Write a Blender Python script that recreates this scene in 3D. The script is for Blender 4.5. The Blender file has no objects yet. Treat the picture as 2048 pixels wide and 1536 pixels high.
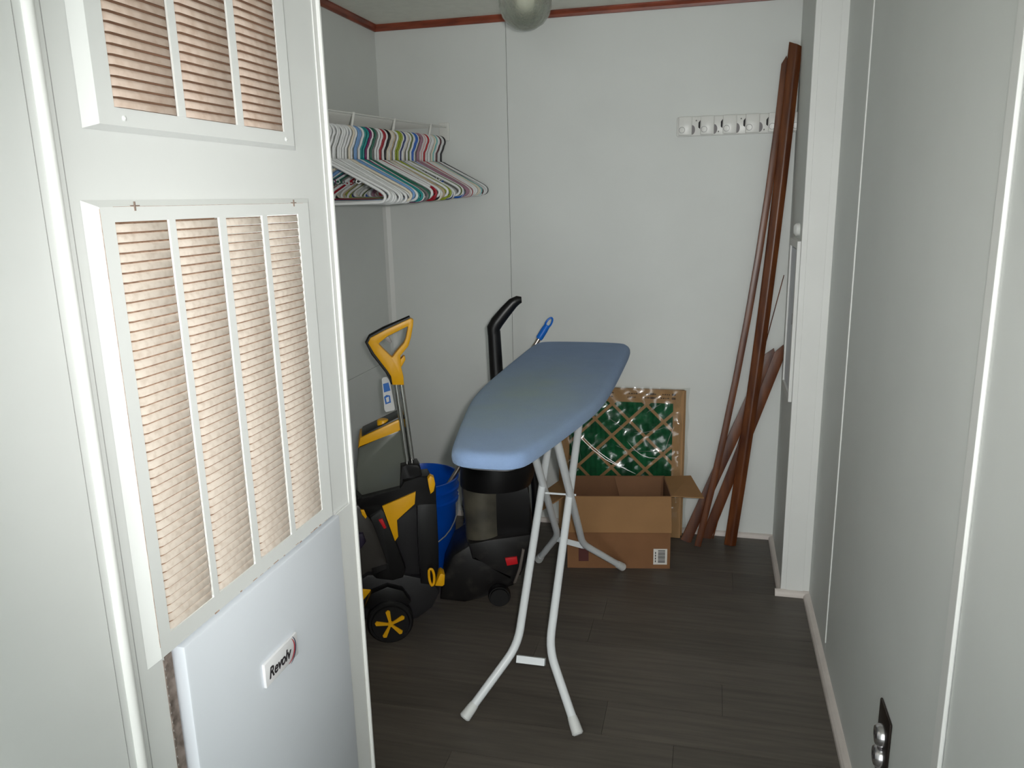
import bpy, bmesh, math, random
from mathutils import Vector, Matrix
random.seed(7)
C = bpy.context.scene.collection
S = bpy.context.scene
# ------------------------------------------------------------------ camera, light, exposure
YAW, PITCH, ROLL, FPX = 0.249976, 0.230847, -0.0232, 1569.67
CAM = Vector((0, 0, 1.45))
FW = Vector((-math.sin(YAW)*math.cos(PITCH), math.cos(YAW)*math.cos(PITCH), -math.sin(PITCH)))
_r0 = Vector((math.cos(YAW), math.sin(YAW), 0)); _u0 = _r0.cross(FW)
RT = _r0*math.cos(ROLL) + _u0*math.sin(ROLL)
UP = -_r0*math.sin(ROLL) + _u0*math.cos(ROLL)
cam_d = bpy.data.cameras.new('camera'); cam = bpy.data.objects.new('camera', cam_d); C.objects.link(cam)
CROT = Matrix((RT, UP, -FW)).transposed()
cam.matrix_world = Matrix.Translation(CAM) @ CROT.to_4x4()
cam_d.sensor_width = 36; cam_d.lens = 36*FPX/2048; cam_d.clip_start = .02
S.camera = cam

w = bpy.data.worlds.new('world'); S.world = w; w.use_nodes = True
w.node_tree.nodes['Background'].inputs[0].default_value = (0.955, 1.0, 1.0, 1)
w.node_tree.nodes['Background'].inputs[1].default_value = 3.9
fl_d = bpy.data.lights.new('camera_flash', 'SPOT'); fl_d.shadow_soft_size = .018
fl_d.spot_size = math.radians(88); fl_d.spot_blend = 1.0
fl_d.energy = 77; fl_d.color = (1.0, .985, .96)
fl = bpy.data.objects.new('camera_flash', fl_d); C.objects.link(fl)
fl.matrix_world = Matrix.Translation(CAM + RT*.045 + UP*.03 + FW*.02) @ CROT.to_4x4() @ Matrix.Rotation(.06, 4, 'X')
S.view_settings.view_transform = 'Standard'; S.view_settings.look = 'None'
S.view_settings.gamma = 1; S.view_settings.use_curve_mapping = False
S.view_settings.exposure = 0.0

# ------------------------------------------------------------------ helpers
def lin(c): return tuple(((v/255)/12.92 if v/255 <= .04045 else ((v/255+.055)/1.055)**2.4) for v in c)
MATS = {}
def mat(name, rgb, rough=.5, metal=0., var=0., scale=20., bump=0., bscale=200., stretch=(1, 1, 1), rgb2=None, alpha=None, spec=.5, objvar=0., trans=0., ior=1.45, thr=(.35, .65), world=False):
    if name in MATS: return MATS[name]
    m = bpy.data.materials.new(name); m.use_nodes = True; nt = m.node_tree; N = nt.nodes; L = nt.links
    b = N['Principled BSDF']
    col = lin(rgb)+(1,)
    b.inputs['Base Color'].default_value = col; b.inputs['Roughness'].default_value = rough
    b.inputs['Metallic'].default_value = metal; b.inputs['Specular IOR Level'].default_value = spec
    b.inputs['IOR'].default_value = ior
    if trans: b.inputs['Transmission Weight'].default_value = trans
    tc = N.new('ShaderNodeTexCoord'); mp = N.new('ShaderNodeMapping'); mp.inputs['Scale'].default_value = stretch
    geo = N.new('ShaderNodeNewGeometry')
    L.new(geo.outputs['Position'] if world else tc.outputs['Object'], mp.inputs['Vector'])
    out = None
    if var or rgb2:
        n = N.new('ShaderNodeTexNoise'); n.inputs['Scale'].default_value = scale; n.inputs['Detail'].default_value = 5
        L.new(mp.outputs[0], n.inputs['Vector'])
        mr = N.new('ShaderNodeMapRange'); mr.inputs[1].default_value = thr[0]; mr.inputs[2].default_value = thr[1]
        L.new(n.outputs['Fac'], mr.inputs[0])
        mx = N.new('ShaderNodeMix'); mx.data_type = 'RGBA'
        c2 = lin(rgb2)+(1,) if rgb2 else tuple(v*(1-var) for v in col[:3])+(1,)
        mx.inputs[6].default_value = col; mx.inputs[7].default_value = c2
        L.new(mr.outputs[0], mx.inputs[0]); out = mx.outputs[2]
    if objvar:
        oi = N.new('ShaderNodeObjectInfo'); mr2 = N.new('ShaderNodeMapRange')
        mr2.inputs[3].default_value = 1-objvar; mr2.inputs[4].default_value = 1+objvar
        L.new(oi.outputs['Random'], mr2.inputs[0])
        vm = N.new('ShaderNodeVectorMath'); vm.operation = 'SCALE'
        if out: L.new(out, vm.inputs[0])
        else: vm.inputs[0].default_value = col[:3]
        L.new(mr2.outputs[0], vm.inputs['Scale']); out = vm.outputs[0]
    if out: L.new(out, b.inputs['Base Color'])
    if bump:
        n2 = N.new('ShaderNodeTexNoise'); n2.inputs['Scale'].default_value = bscale; n2.inputs['Detail'].default_value = 3
        L.new(mp.outputs[0], n2.inputs['Vector'])
        bp = N.new('ShaderNodeBump'); bp.inputs['Strength'].default_value = bump; bp.inputs['Distance'].default_value = .004
        L.new(n2.outputs['Fac'], bp.inputs['Height']); L.new(bp.outputs[0], b.inputs['Normal'])
    if alpha is not None: b.inputs['Alpha'].default_value = alpha
    MATS[name] = m; return m

def obj(name, bm, m, parent=None, smooth=False, recalc=True):
    if recalc: bmesh.ops.recalc_face_normals(bm, faces=bm.faces)
    me = bpy.data.meshes.new(name); bm.to_mesh(me); bm.free()
    for p in me.polygons: p.use_smooth = smooth
    me.materials.append(m)
    if smooth:
        try: me.set_sharp_from_angle(angle=math.radians(40))
        except Exception: pass
    o = bpy.data.objects.new(name, me); C.objects.link(o)
    if parent: o.parent = parent
    return o
def inst(src, name, parent=None, loc=(0, 0, 0)):
    o = bpy.data.objects.new(name, src.data); C.objects.link(o); o.parent = parent; o.location = loc; return o
def tag(o, label, cat, group=None, kind=None):
    o['label'] = label; o['category'] = cat
    if group: o['group'] = group
    if kind: o['kind'] = kind
    return o
def struct(o, label=None):
    o['kind'] = 'structure'
    if label: o['label'] = label
    return o
def empty(name, loc, rz=0):
    o = bpy.data.objects.new(name, None); C.objects.link(o); o.location = loc; o.rotation_euler = (0, 0, rz); o.empty_display_size = .05
    return o
def BM(): return bmesh.new()
def box(bm, x0, x1, y0, y1, z0, z1, bev=0.):
    r = bmesh.ops.create_cube(bm, size=1)
    for v in r['verts']:
        v.co = Vector(((x0+x1)/2+v.co.x*(x1-x0), (y0+y1)/2+v.co.y*(y1-y0), (z0+z1)/2+v.co.z*(z1-z0)))
    if bev:
        es = list({e for v in r['verts'] for e in v.link_edges})
        bmesh.ops.bevel(bm, geom=es, offset=bev, segments=2, affect='EDGES', profile=.5)
    return bm
def prism(bm, pts, axis, d0, d1, bev=0., seg=2):
    """polygon pts in 2D extruded along axis ('y': pts=(x,z); 'z': pts=(x,y); 'x': pts=(y,z))"""
    def P(p, d): return {'y': (p[0], d, p[1]), 'z': (p[0], p[1], d), 'x': (d, p[0], p[1])}[axis]
    a = [bm.verts.new(P(p, d0)) for p in pts]; b = [bm.verts.new(P(p, d1)) for p in pts]
    fs = [bm.faces.new(a), bm.faces.new(b)]; n = len(pts)
    for i in range(n): fs.append(bm.faces.new((a[i], a[(i+1) % n], b[(i+1) % n], b[i])))
    if bev:
        es = list({e for f in fs[:2] for e in f.edges})
        bmesh.ops.bevel(bm, geom=es, offset=bev, segments=seg, affect='EDGES', profile=.5)
    return bm
def ringprism(bm, outer, inner, axis, d0, d1):
    """polygon with one hole, both lists same length, extruded"""
    def P(p, d): return {'y': (p[0], d, p[1]), 'z': (p[0], p[1], d), 'x': (d, p[0], p[1])}[axis]
    n = len(outer); V = {}
    for k, d in (('a', d0), ('b', d1)):
        V['o'+k] = [bm.verts.new(P(p, d)) for p in outer]; V['i'+k] = [bm.verts.new(P(p, d)) for p in inner]
    for i in range(n):
        j = (i+1) % n
        bm.faces.new((V['oa'][i], V['oa'][j], V['ia'][j], V['ia'][i])); bm.faces.new((V['ob'][i], V['ob'][j], V['ib'][j], V['ib'][i]))
        bm.faces.new((V['oa'][i], V['oa'][j], V['ob'][j], V['ob'][i])); bm.faces.new((V['ia'][i], V['ia'][j], V['ib'][j], V['ib'][i]))
    return bm
def smooth_path(pts, n=4, closed=False):
    pts = [Vector(p) for p in pts]; out = []
    m = len(pts); rng = range(m if closed else m-1)
    for i in rng:
        p0 = pts[(i-1) % m] if (closed or i > 0) else pts[0]; p1 = pts[i]; p2 = pts[(i+1) % m]
        p3 = pts[(i+2) % m] if (closed or i+2 < m) else pts[-1]
        for k in range(n):
            t = k/n
            out.append(.5*((2*p1)+(p2-p0)*t+(2*p0-5*p1+4*p2-p3)*t*t+(-p0+3*p1-3*p2+p3)*t**3))
    if not closed: out.append(pts[-1])
    return out
def tube(bm, pts, r, sides=8, closed=False, caps=True, flat=None):
    """r: radius or list; flat=(ref vector, ratio) gives an oval section"""
    pts = [Vector(p) for p in pts]; n = len(pts); rs = r if isinstance(r, (list, tuple)) else [r]*n
    rings = []; prev = None
    for i, p in enumerate(pts):
        if closed: t = (pts[(i+1) % n]-pts[i-1]).normalized()
        else: t = (pts[min(i+1, n-1)]-pts[max(i-1, 0)]).normalized()
        if flat: a = Vector(flat[0])-t*t.dot(Vector(flat[0]))
        elif prev is None: a = t.orthogonal()
        else: a = prev-t*t.dot(prev)
        if a.length < 1e-6: a = t.orthogonal()
        a.normalize(); b = t.cross(a); prev = a; fr = flat[1] if flat else 1
        rings.append([bm.verts.new(p+a*math.cos(k*2*math.pi/sides+math.pi/sides)*rs[i]*fr+b*math.sin(k*2*math.pi/sides+math.pi/sides)*rs[i]) for k in range(sides)])
    for i in range(n if closed else n-1):
        A, B = rings[i], rings[(i+1) % n]
        for k in range(sides): bm.faces.new((A[k], A[(k+1) % sides], B[(k+1) % sides], B[k]))
    if caps and not closed: bm.faces.new(rings[0]); bm.faces.new(rings[-1])
    return bm
def lathe(bm, prof, c=(0, 0, 0), sides=24, axis='z', rfun=None):
    """prof: list of (r, h) open profile revolved about axis through c"""
    rings = []
    for r, h in prof:
        if r < 1e-6:
            p = {'z': (0, 0, h), 'y': (0, h, 0), 'x': (h, 0, 0)}[axis]; rings.append([bm.verts.new(Vector(c)+Vector(p))]); continue
        ring = []
        for k in range(sides):
            a = k*2*math.pi/sides; q = r*(rfun(a) if rfun else 1)
            p = {'z': (q*math.cos(a), q*math.sin(a), h), 'y': (q*math.cos(a), h, q*math.sin(a)), 'x': (h, q*math.cos(a), q*math.sin(a))}[axis]
            ring.append(bm.verts.new(Vector(c)+Vector(p)))
        rings.append(ring)
    for A, B in zip(rings, rings[1:]):
        if len(A) == 1 and len(B) == 1: continue
        for k in range(sides):
            k2 = (k+1) % sides
            if len(A) == 1: bm.faces.new((A[0], B[k], B[k2]))
            elif len(B) == 1: bm.faces.new((A[k], A[k2], B[0]))
            else: bm.faces.new((A[k], A[k2], B[k2], B[k]))
    return bm
def pray(px, py): return RT*((px-1024)/FPX) - UP*((py-768)/FPX) + FW
def on(axis, v, px, py):
    i = 'xyz'.index(axis); d = pray(px, py); return CAM + d*((v-CAM[i])/d[i])

# ------------------------------------------------------------------ materials
M_wall = mat('white_wall_panel', (226, 229, 226), .55, var=.04, scale=3, bump=.03, bscale=400)
M_wallw = mat('white_painted_trim', (232, 233, 230), .45, var=.03, scale=6)
M_ceil = mat('ceiling_paint', (238, 238, 228), .8, bump=.25, bscale=120, var=.05, scale=30)
M_crown = mat('red_brown_stained_trim', (150, 74, 50), .4, rgb2=(110, 52, 36), scale=9, stretch=(1, 1, 6))
M_stick = mat('red_brown_stained_moulding', (112, 62, 28), .32, rgb2=(78, 38, 17), scale=14, stretch=(3, 3, .4))
M_joint = mat('dark_floor_joint', (34, 31, 29), .8)
M_plank = mat('grey_brown_vinyl_plank', (98, 91, 83), .46, rgb2=(80, 74, 68), scale=5, stretch=(.8, 12, 1), objvar=.12, bump=.08, bscale=60, thr=(.3, .7))
M_base = mat('off_white_shoe_moulding', (225, 216, 210), .5, var=.1, scale=12)
M_furn = mat('white_enamel_sheet', (228, 230, 228), .4, var=.03, scale=5)
M_panel = mat('blue_white_enamel_sheet', (222, 227, 234), .35, var=.02, scale=5)
M_louv = mat('dusty_cream_louver', (216, 204, 192), .6, rgb2=(194, 178, 164), scale=90, thr=(.45, .8), world=True)
M_louvu = mat('brown_dusted_louver', (214, 194, 180), .65, rgb2=(190, 164, 146), scale=60, thr=(.4, .8), world=True)
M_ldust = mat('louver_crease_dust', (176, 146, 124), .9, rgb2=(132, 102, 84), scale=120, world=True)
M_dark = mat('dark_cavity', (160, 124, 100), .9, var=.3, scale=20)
M_gap = mat('dusty_brown_gap', (150, 136, 128), .9, rgb2=(100, 88, 80), scale=60)
M_rust = mat('rust_grime', (206, 184, 168), .9, rgb2=(150, 116, 94), scale=90)

# ------------------------------------------------------------------ setting
XL, XH, XR, XC = -1.41, -.69, .391, .297     # closet left, hall left, hall right, closet right
YB, YJ, YE, Y0 = 3.322, 2.82, 1.376, -1.3    # back wall, jamb, furnace wall end, open hall end
ZC = 2.176
fl_o = struct(obj('floor', box(BM(), XL-.1, XR+.1, Y0, YB+.1, -.05, -.004), M_joint))
row = .152; y = Y0; i = 0
while y < YB:
    xs = -1.42 - random.random()*1.1
    while xs < XR:
        x0, x1 = max(xs, XL if y+row > 1.3 else XH-.03), min(xs+1.22, XR)
        if x1-x0 > .02:
            obj('plank', box(BM(), x0+.0005, x1-.0005, y+.0005, min(y+row, YB)-.0005, -.004, 0), M_plank, fl_o)
        xs += 1.22
    y += row
struct(obj('ceiling', box(BM(), XL-.1, XR+.1, Y0, YB+.1, ZC, ZC+.06), M_ceil))
wb = struct(obj('wall_back', box(BM(), XL-.1, XR+.1, YB, YB+.08, 0, ZC), mat('seam_grey', (120, 120, 118), .8)))
for a, b in ((XL, -.8405), (-.8385, XR)):
    obj('panel', box(BM(), a, b, YB-.004, YB, 0, ZC), M_wall, wb)
wl = struct(obj('wall_left', box(BM(), XL-.08, XL-.003, 1.3, YB, 0, ZC), M_wall))
obj('panel', box(BM(), XL-.003, XL, YE, YB, .752, ZC), M_wall, wl)
obj('panel', box(BM(), XL-.003, XL+.001, YE, YB, 0, .75), M_wall, wl)
struct(obj('trim_1', prism(BM(), [(XL, YB-.004), (XL, YB-.03), (XL+.008, YB-.012), (XL+.026, YB-.004)], 'z', .0, 1.62), M_wallw), 'white corner strip between left and back closet walls')
wr = struct(obj('wall_right', box(BM(), XR+.004, XR+.08, Y0, YJ, 0, ZC), M_wall))
for a, b in ((Y0, 1.225), (1.235, 2.388), (2.390, YJ)):
    obj('panel', box(BM(), XR, XR+.004, a, b, 0, ZC), M_wall, wr)
bm = BM(); box(bm, XR-.007, XR, 1.228, 1.262, .02, ZC, .0015)
obj('batten', bm, M_wallw, wr)
bm = BM(); box(bm, XR-.0035, XR, 2.382, 2.396, .07, ZC, .001)
obj('batten', bm, M_wallw, wr)
wc = struct(obj('wall_closet_right', box(BM(), XC, XR+.08, YJ+.012, YB, 0, ZC), M_wall))
jb = struct(obj('trim_2', box(BM(), XC-.006, XR+.004, YJ-.002, YJ+.014, .0, ZC, .002), M_wallw), 'white jamb casing at the closet opening')
obj('casing_strip', box(BM(), XC+.012, XR-.022, YJ-.005, YJ-.002, 0, ZC, .0008), M_wallw, jb)
# crown trims
def crown(bm, p, q, nrm):
    p, q, n = Vector(p), Vector(q), Vector(nrm)
    prof = [(0, 0), (.016, 0), (.016, -.006), (.010, -.016), (.008, -.026), (0, -.026)]
    A = [bm.verts.new(p+n*a+Vector((0, 0, h))) for a, h in prof]; B = [bm.verts.new(q+n*a+Vector((0, 0, h))) for a, h in prof]
    for i in range(6): bm.faces.new((A[i], A[(i+1) % 6], B[(i+1) % 6], B[i]))
    bm.faces.new(A); bm.faces.new(B); return bm
struct(obj('trim_3', crown(BM(), (XL, YB-.004, ZC), (XC, YB-.004, ZC), (0, -1, 0)), M_crown), 'red-brown crown trim along the back closet wall')
struct(obj('trim_4', crown(BM(), (XL, YE, ZC), (XL, YB-.004, ZC), (1, 0, 0)), M_crown), 'red-brown crown trim along the left closet wall')
def shoe(name, p, q, nrm, h=.02):
    bm = BM(); p, q, n = Vector(p), Vector(q), Vector(nrm)
    prof = [(0, 0), (h, 0), (h*.95, h*.45), (h*.7, h*.8), (h*.35, h), (0, h*1.05)]
    A = [bm.verts.new(p+n*a+Vector((0, 0, z))) for a, z in prof]; B = [bm.verts.new(q+n*a+Vector((0, 0, z))) for a, z in prof]
    for i in range(6): bm.faces.new((A[i], A[(i+1) % 6], B[(i+1) % 6], B[i]))
    bm.faces.new(A); bm.faces.new(B)
    return struct(obj(name, bm, M_base))
shoe('baseboard_back', (XL, YB-.004, 0), (XC, YB-.004, 0), (0, -1, 0), .018)
shoe('baseboard_left', (XL+.001, YE, 0), (XL+.001, YB-.02, 0), (1, 0, 0), .018)
shoe('baseboard_right', (XR, Y0, 0), (XR, YJ-.024, 0), (-1, 0, 0), .022)
shoe('baseboard_jamb', (XC-.026, YJ-.002, 0), (XR, YJ-.002, 0), (0, -1, 0), .02)
shoe('baseboard_closet_right', (XC, YJ+.014, 0), (XC, YB-.02, 0), (-1, 0, 0), .018)

# furnace wall (hall left) with openings
UV = (.812, 1.225, 1.560, 2.06); LV = (.792, 1.250, .885, 1.442); LP = (.797, 1.295, .02, .872)
bm = BM()
xa, xb = XH-.03, XH
box(bm, xa, xb, Y0, .792, 0, ZC); box(bm, xa, xb, 1.297, YE-.001, 0, ZC)
box(bm, xa, xb, .792, 1.297, 2.06, ZC); box(bm, xa, xb, .792, 1.297, 1.442, 1.560)
box(bm, xa, xb, .792, .812, 1.560, 2.06); box(bm, xa, xb, 1.225, 1.297, 1.560, 2.06); box(bm, xa, xb, 1.250, 1.297, .885, 1.442)
box(bm, xa, xb, .792, 1.297, .868, .885)
wf = struct(obj('wall_hall_left', bm, M_furn))
for yy in (.7075, .7445): obj('seam', box(BM(), XH-.001, XH+.0003, yy-.0006, yy+.0006, 0, ZC), mat('seam_light_grey', (168, 168, 166), .8), wf)
bm = BM(); tube(bm, [(XH, .727, 0), (XH, .727, ZC)], .0075, 12); obj('batten_bead', bm, M_wallw, wf, True)
bm = BM(); box(bm, XH, XH+.002, 1.352, YE, 0, ZC, .0006); obj('corner_strip', bm, M_wallw, wf)
bm = BM(); tube(bm, [(XH+.001, YE-.004, 0), (XH+.001, YE-.004, ZC)], .006, 8); obj('corner_bead', bm, M_wallw, wf, True)
struct(obj('wall_furnace_side', box(BM(), XL, XH-.031, 1.32, YE, 0, ZC), M_wall))
bm = BM(); lathe(bm, [(0, .0008), (.0035, .0006), (.0035, 0)], (XH, .765, 1.205), 8, 'x'); obj('nail_hole', bm, mat('black_hole', (25, 22, 20), .9), wf)

# ------------------------------------------------------------------ louvered grilles
def louver_mesh(wid, ml):
    bm = BM(); e = min(.007, wid*.12)
    prof = [(0, 0, 0), (.0024, -.0012, .3), (.0046, -.0050, .8), (.0050, -.0106, 1)]
    ys = [(0, 0), (e, 1), (wid-e, 1), (wid, 0)]
    G = [[bm.verts.new((px*(k if px else 0) - (0 if k else .0), yy, pz)) for px, pz, _ in prof] for yy, k in ys]
    for A, B in zip(G, G[1:]):
        for k in range(3): bm.faces.new((A[k], A[k+1], B[k+1], B[k]))
    me = bpy.data.meshes.new('louver'); bmesh.ops.recalc_face_normals(bm, faces=bm.faces); bm.to_mesh(me); bm.free()
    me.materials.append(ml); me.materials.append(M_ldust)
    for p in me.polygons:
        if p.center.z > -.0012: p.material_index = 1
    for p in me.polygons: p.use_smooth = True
    return me
PITCH_L = .0118
def grille(parent, fx, cols, z0, z1, outer, ml):
    """sheet frame at x=fx front; cols=[(y0,y1)..]; outer=(y0,y1,z0,z1)"""
    oy0, oy1, oz0, oz1 = outer
    bm = BM(); t = .0025
    ya, yb = cols[0][0], cols[-1][1]
    box(bm, fx-t, fx, oy0, oy1, z1, oz1); box(bm, fx-t, fx, oy0, oy1, oz0, z0)
    box(bm, fx-t, fx, oy0, ya, z0, z1); box(bm, fx-t, fx, yb, oy1, z0, z1)
    # turned-back flanges with a sloping lip
    lip = .018; lt_, lb_ = .008, .006
    def slope(p):
        vs = [bm.verts.new(q) for q in p]; bm.faces.new(vs)
    b = XH+.0005
    slope([(fx, oy0, oz0), (fx, oy0, oz1), (b, oy0-lip, oz1+lt_), (b, oy0-lip, oz0-lb_)])
    slope([(fx, oy1, oz0), (fx, oy1, oz1), (b, oy1+lip, oz1+lt_), (b, oy1+lip, oz0-lb_)])
    slope([(fx, oy0, oz1), (fx, oy1, oz1), (b, oy1+lip, oz1+lt_), (b, oy0-lip, oz1+lt_)])
    slope([(fx, oy0, oz0), (fx, oy1, oz0), (b, oy1+lip, oz0-lb_), (b, oy0-lip, oz0-lb_)])
    obj('grille_frame', bm, M_furn, parent)
    for a, bb in zip(cols, cols[1:]):
        obj('divider', box(BM(), fx-t, fx+.0006, a[1], bb[0], z0, z1), M_furn, parent)
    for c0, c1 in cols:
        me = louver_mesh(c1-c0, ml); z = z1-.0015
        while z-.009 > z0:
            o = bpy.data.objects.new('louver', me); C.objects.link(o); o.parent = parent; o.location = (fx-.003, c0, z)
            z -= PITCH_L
PY = .0  # parents stay at origin
up = empty('vent_grille', (0, 0, 0))
tag(up, 'cream louvered vent grille with brown dusty slats, upper one above the furnace grille', 'vent')
FX = XH+.009
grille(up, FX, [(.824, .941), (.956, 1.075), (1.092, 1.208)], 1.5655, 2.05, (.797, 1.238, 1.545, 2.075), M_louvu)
for yy in (.838, 1.212):
    bm = BM(); lathe(bm, [(.0035, -.001), (.0035, .001), (0, .0025)], (FX, yy, 1.554), 8, 'x'); obj('screw', bm, M_furn, up)
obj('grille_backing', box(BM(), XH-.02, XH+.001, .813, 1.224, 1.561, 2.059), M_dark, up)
fu = empty('furnace', (0, 0, 0))
tag(fu, 'white wall furnace with dusty four-column louvered grille above a plain service panel', 'furnace')
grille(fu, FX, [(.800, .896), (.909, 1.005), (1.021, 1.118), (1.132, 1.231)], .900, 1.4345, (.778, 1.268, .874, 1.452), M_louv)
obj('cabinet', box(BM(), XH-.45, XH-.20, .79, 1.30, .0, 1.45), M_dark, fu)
bm = BM(); box(bm, XH-.02, XH+.014, .816, 1.286, .02, .868, .004); sp = obj('service_panel', bm, M_panel, fu, True)
obj('edge_strip', box(BM(), XH+.002, XH+.006, 1.288, 1.350, .02, .866), M_furn, fu)
bm = BM()
for k in range(46):
    z = .862-k*.018; d = random.uniform(-.003, .003)
    box(bm, XH-.028, XH-.004, .790, .812+d*.0, z-.018, z)
obj('dusty_gap', bm, M_gap, fu)
bm = BM()
for k in range(60):
    z = .864-k*.0135; wv = random.uniform(.0005, .006)
    prism(bm, [(.789, z-.0135), (.7915+wv, z-.007), (.789, z)], 'x', XH-.004, XH+.0015)
obj('ragged_cut_edge', bm, M_gap, fu)
# clips and grime on the grille
for yy in (.836, 1.218):
    bm = BM(); box(bm, FX, FX+.0015, yy-.001, yy+.001, 1.447, 1.458); box(bm, FX-.003, FX+.0006, yy-.006, yy+.009, 1.4525, 1.4537)
    obj('spring_clip', bm, mat('tarnished_steel', (140, 122, 112), .6, .2), fu)
bm = BM()
for k in range(26):
    if random.random() < .45: continue
    yy = .80+k*.018+random.uniform(-.004, .004); l = random.uniform(.004, .018); h = random.uniform(.0006, .002)
    box(bm, FX-.001, FX+.0004, yy, yy+l, .8735+random.uniform(0, .002), .8745+h)
box(bm, FX-.001, FX+.0002, .7776, .7782, .89, 1.45); box(bm, FX-.001, FX+.0002, .80, 1.25, 1.4519, 1.4523)
g = obj('grime_line', bm, M_rust, fu); g['kind'] = 'stuff'
# badge
by0, by1, bz0, bz1 = .985, 1.088, .692, .734
bm = BM(); box(bm, XH+.014, XH+.0195, by0, by1, bz0, bz1, .0012); bd = obj('badge', bm, mat('badge_white', (236, 236, 238), .35), fu, True)
bd['label'] = 'white rectangular brand badge'
cu = bpy.data.curves.new('lettering', 'FONT'); cu.body = 'Revolv'; cu.size = .0265; cu.shear = .28; cu.offset = .0004; cu.extrude = .0004; cu.space_character = .98
tmp = bpy.data.objects.new('tmp', cu); C.objects.link(tmp)
me = bpy.data.meshes.new_from_object(tmp.evaluated_get(bpy.context.evaluated_depsgraph_get())); bpy.data.objects.remove(tmp)
wtx = max(v.co.x for v in me.vertices); sc = .071/wtx
for v in me.vertices:
    x_, y_, z_ = v.co; v.co = Vector((XH+.0199+z_, by0+.009+x_*sc, bz0+.0105+y_))
me.materials.clear(); me.materials.append(mat('badge_ink', (44, 40, 44), .5))
lt = bpy.data.objects.new('lettering', me); C.objects.link(lt); lt.parent = bd
def arc_strip(y0, z0, R, a0, a1, wmax, x):
    bm = BM(); n = 14; A = []; B = []
    for k in range(n+1):
        t = k/n; a = math.radians(a0+(a1-a0)*t); wd = wmax*math.sin(math.pi*(.08+.88*t))
        A.append(bm.verts.new((x, y0+(R+wd)*math.cos(a), z0+(R+wd)*math.sin(a)))); B.append(bm.verts.new((x, y0+R*math.cos(a), z0+R*math.sin(a))))
    for k in range(n): bm.faces.new((A[k], A[k+1], B[k+1], B[k]))
    return bm
obj('swoosh', arc_strip(1.052, .716, .0225, -85, 45, .0035, XH+.0202), mat('badge_red', (188, 40, 52), .5), bd)
obj('swoosh', arc_strip(1.051, .716, .0275, -70, 42, .0032, XH+.0202), mat('badge_navy', (40, 40, 74), .5), bd)

# ------------------------------------------------------------------ ceiling lamp
gl = mat('seeded_ribbed_glass', (225, 230, 222), .08, trans=1., bump=1., bscale=140, ior=1.35)
gl.node_tree.nodes['Principled BSDF'].inputs['Alpha'].default_value = .55
lp = empty('ceiling_lamp', (-.592, 2.6, ZC)); tag(lp, 'ribbed clear glass jar lamp hanging from the closet ceiling', 'lamp')
bm = BM(); lathe(bm, [(0, 0), (.06, 0), (.06, -.012), (.048, -.026), (.035, -.03), (.035, -.045), (0, -.045)], sides=28)
obj('canopy', bm, mat('brushed_nickel', (170, 168, 160), .35, .9), lp, True)
prof = [(.036, -.03), (.05, -.05), (.072, -.08), (.083, -.115), (.0825, -.14), (.074, -.165), (.056, -.188), (.032, -.203), (.012, -.208), (0, -.209)]
prof2 = [(0, -.2055), (.012, -.2045), (.031, -.1995), (.054, -.185), (.0715, -.163), (.0795, -.139), (.08, -.116), (.0695, -.082), (.047, -.052), (.034, -.033)]
bm = BM(); lathe(bm, prof+prof2, sides=64, rfun=lambda a: 1+.016*math.cos(16*a)); obj('glass_shade', bm, gl, lp, True)
bm = BM(); lathe(bm, [(0, -.045), (.014, -.046), (.014, -.07), (.02, -.085), (.029, -.11), (.027, -.13), (.015, -.146), (0, -.15)], sides=20)
obj('bulb', bm, mat('frosted_bulb', (238, 236, 220), .3), lp, True)

# ------------------------------------------------------------------ wire shelf and hangers
M_wire = mat('white_coated_wire', (225, 225, 220), .4)
def rodp(y): t = (YB-y); return Vector((-1.118-.035*t, y, 1.708-.026*t))
sh = empty('wire_shelf', (-1.11, YB-.004, 1.76)); tag(sh, 'white wire closet shelf with hanging rod along the left closet wall', 'shelf')
sh_inv = Vector((-1.11, YB-.004, 1.76))
def loc(p): return Vector(p)-sh_inv
YN = 1.42
def top(y): return rodp(y)+Vector((.012, 0, .046))
bm = BM(); tube(bm, [loc(rodp(YB-.006)), loc(rodp(YN))], .006, 10); obj('hanging_rod', bm, M_wire, sh, True)
bm = BM(); tube(bm, [loc(top(YB-.006)), loc(top(YN))], .0032, 8); obj('front_wire', bm, M_wire, sh, True)
bm = BM(); tube(bm, [loc((XL+.008, YB-.006, top(YB)[2])), loc((XL+.008, YN, top(YN)[2]))], .0032, 8); obj('rear_wire', bm, M_wire, sh, True)
y = YB-.03
while y > YN:
    a = top(y); bm = BM(); tube(bm, [loc(a), loc((XL+.005, y, a.z))], .0016, 6); obj('cross_wire', bm, M_wire, sh); y -= .03
for y in (3.13, 2.78, 2.46, 2.15, 1.85, 1.55):
    bm = BM(); a, b = top(y), rodp(y); tube(bm, [loc(a+Vector((.003, 0, .004))), loc(b+Vector((.003, 0, 0)))], .0045, 8); obj('rod_support', bm, M_wire, sh, True)
bm = BM(); box(bm, -.028, .016, -.012, 0, -.062, .012, .003); obj('end_bracket', bm, M_wire, sh)
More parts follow.
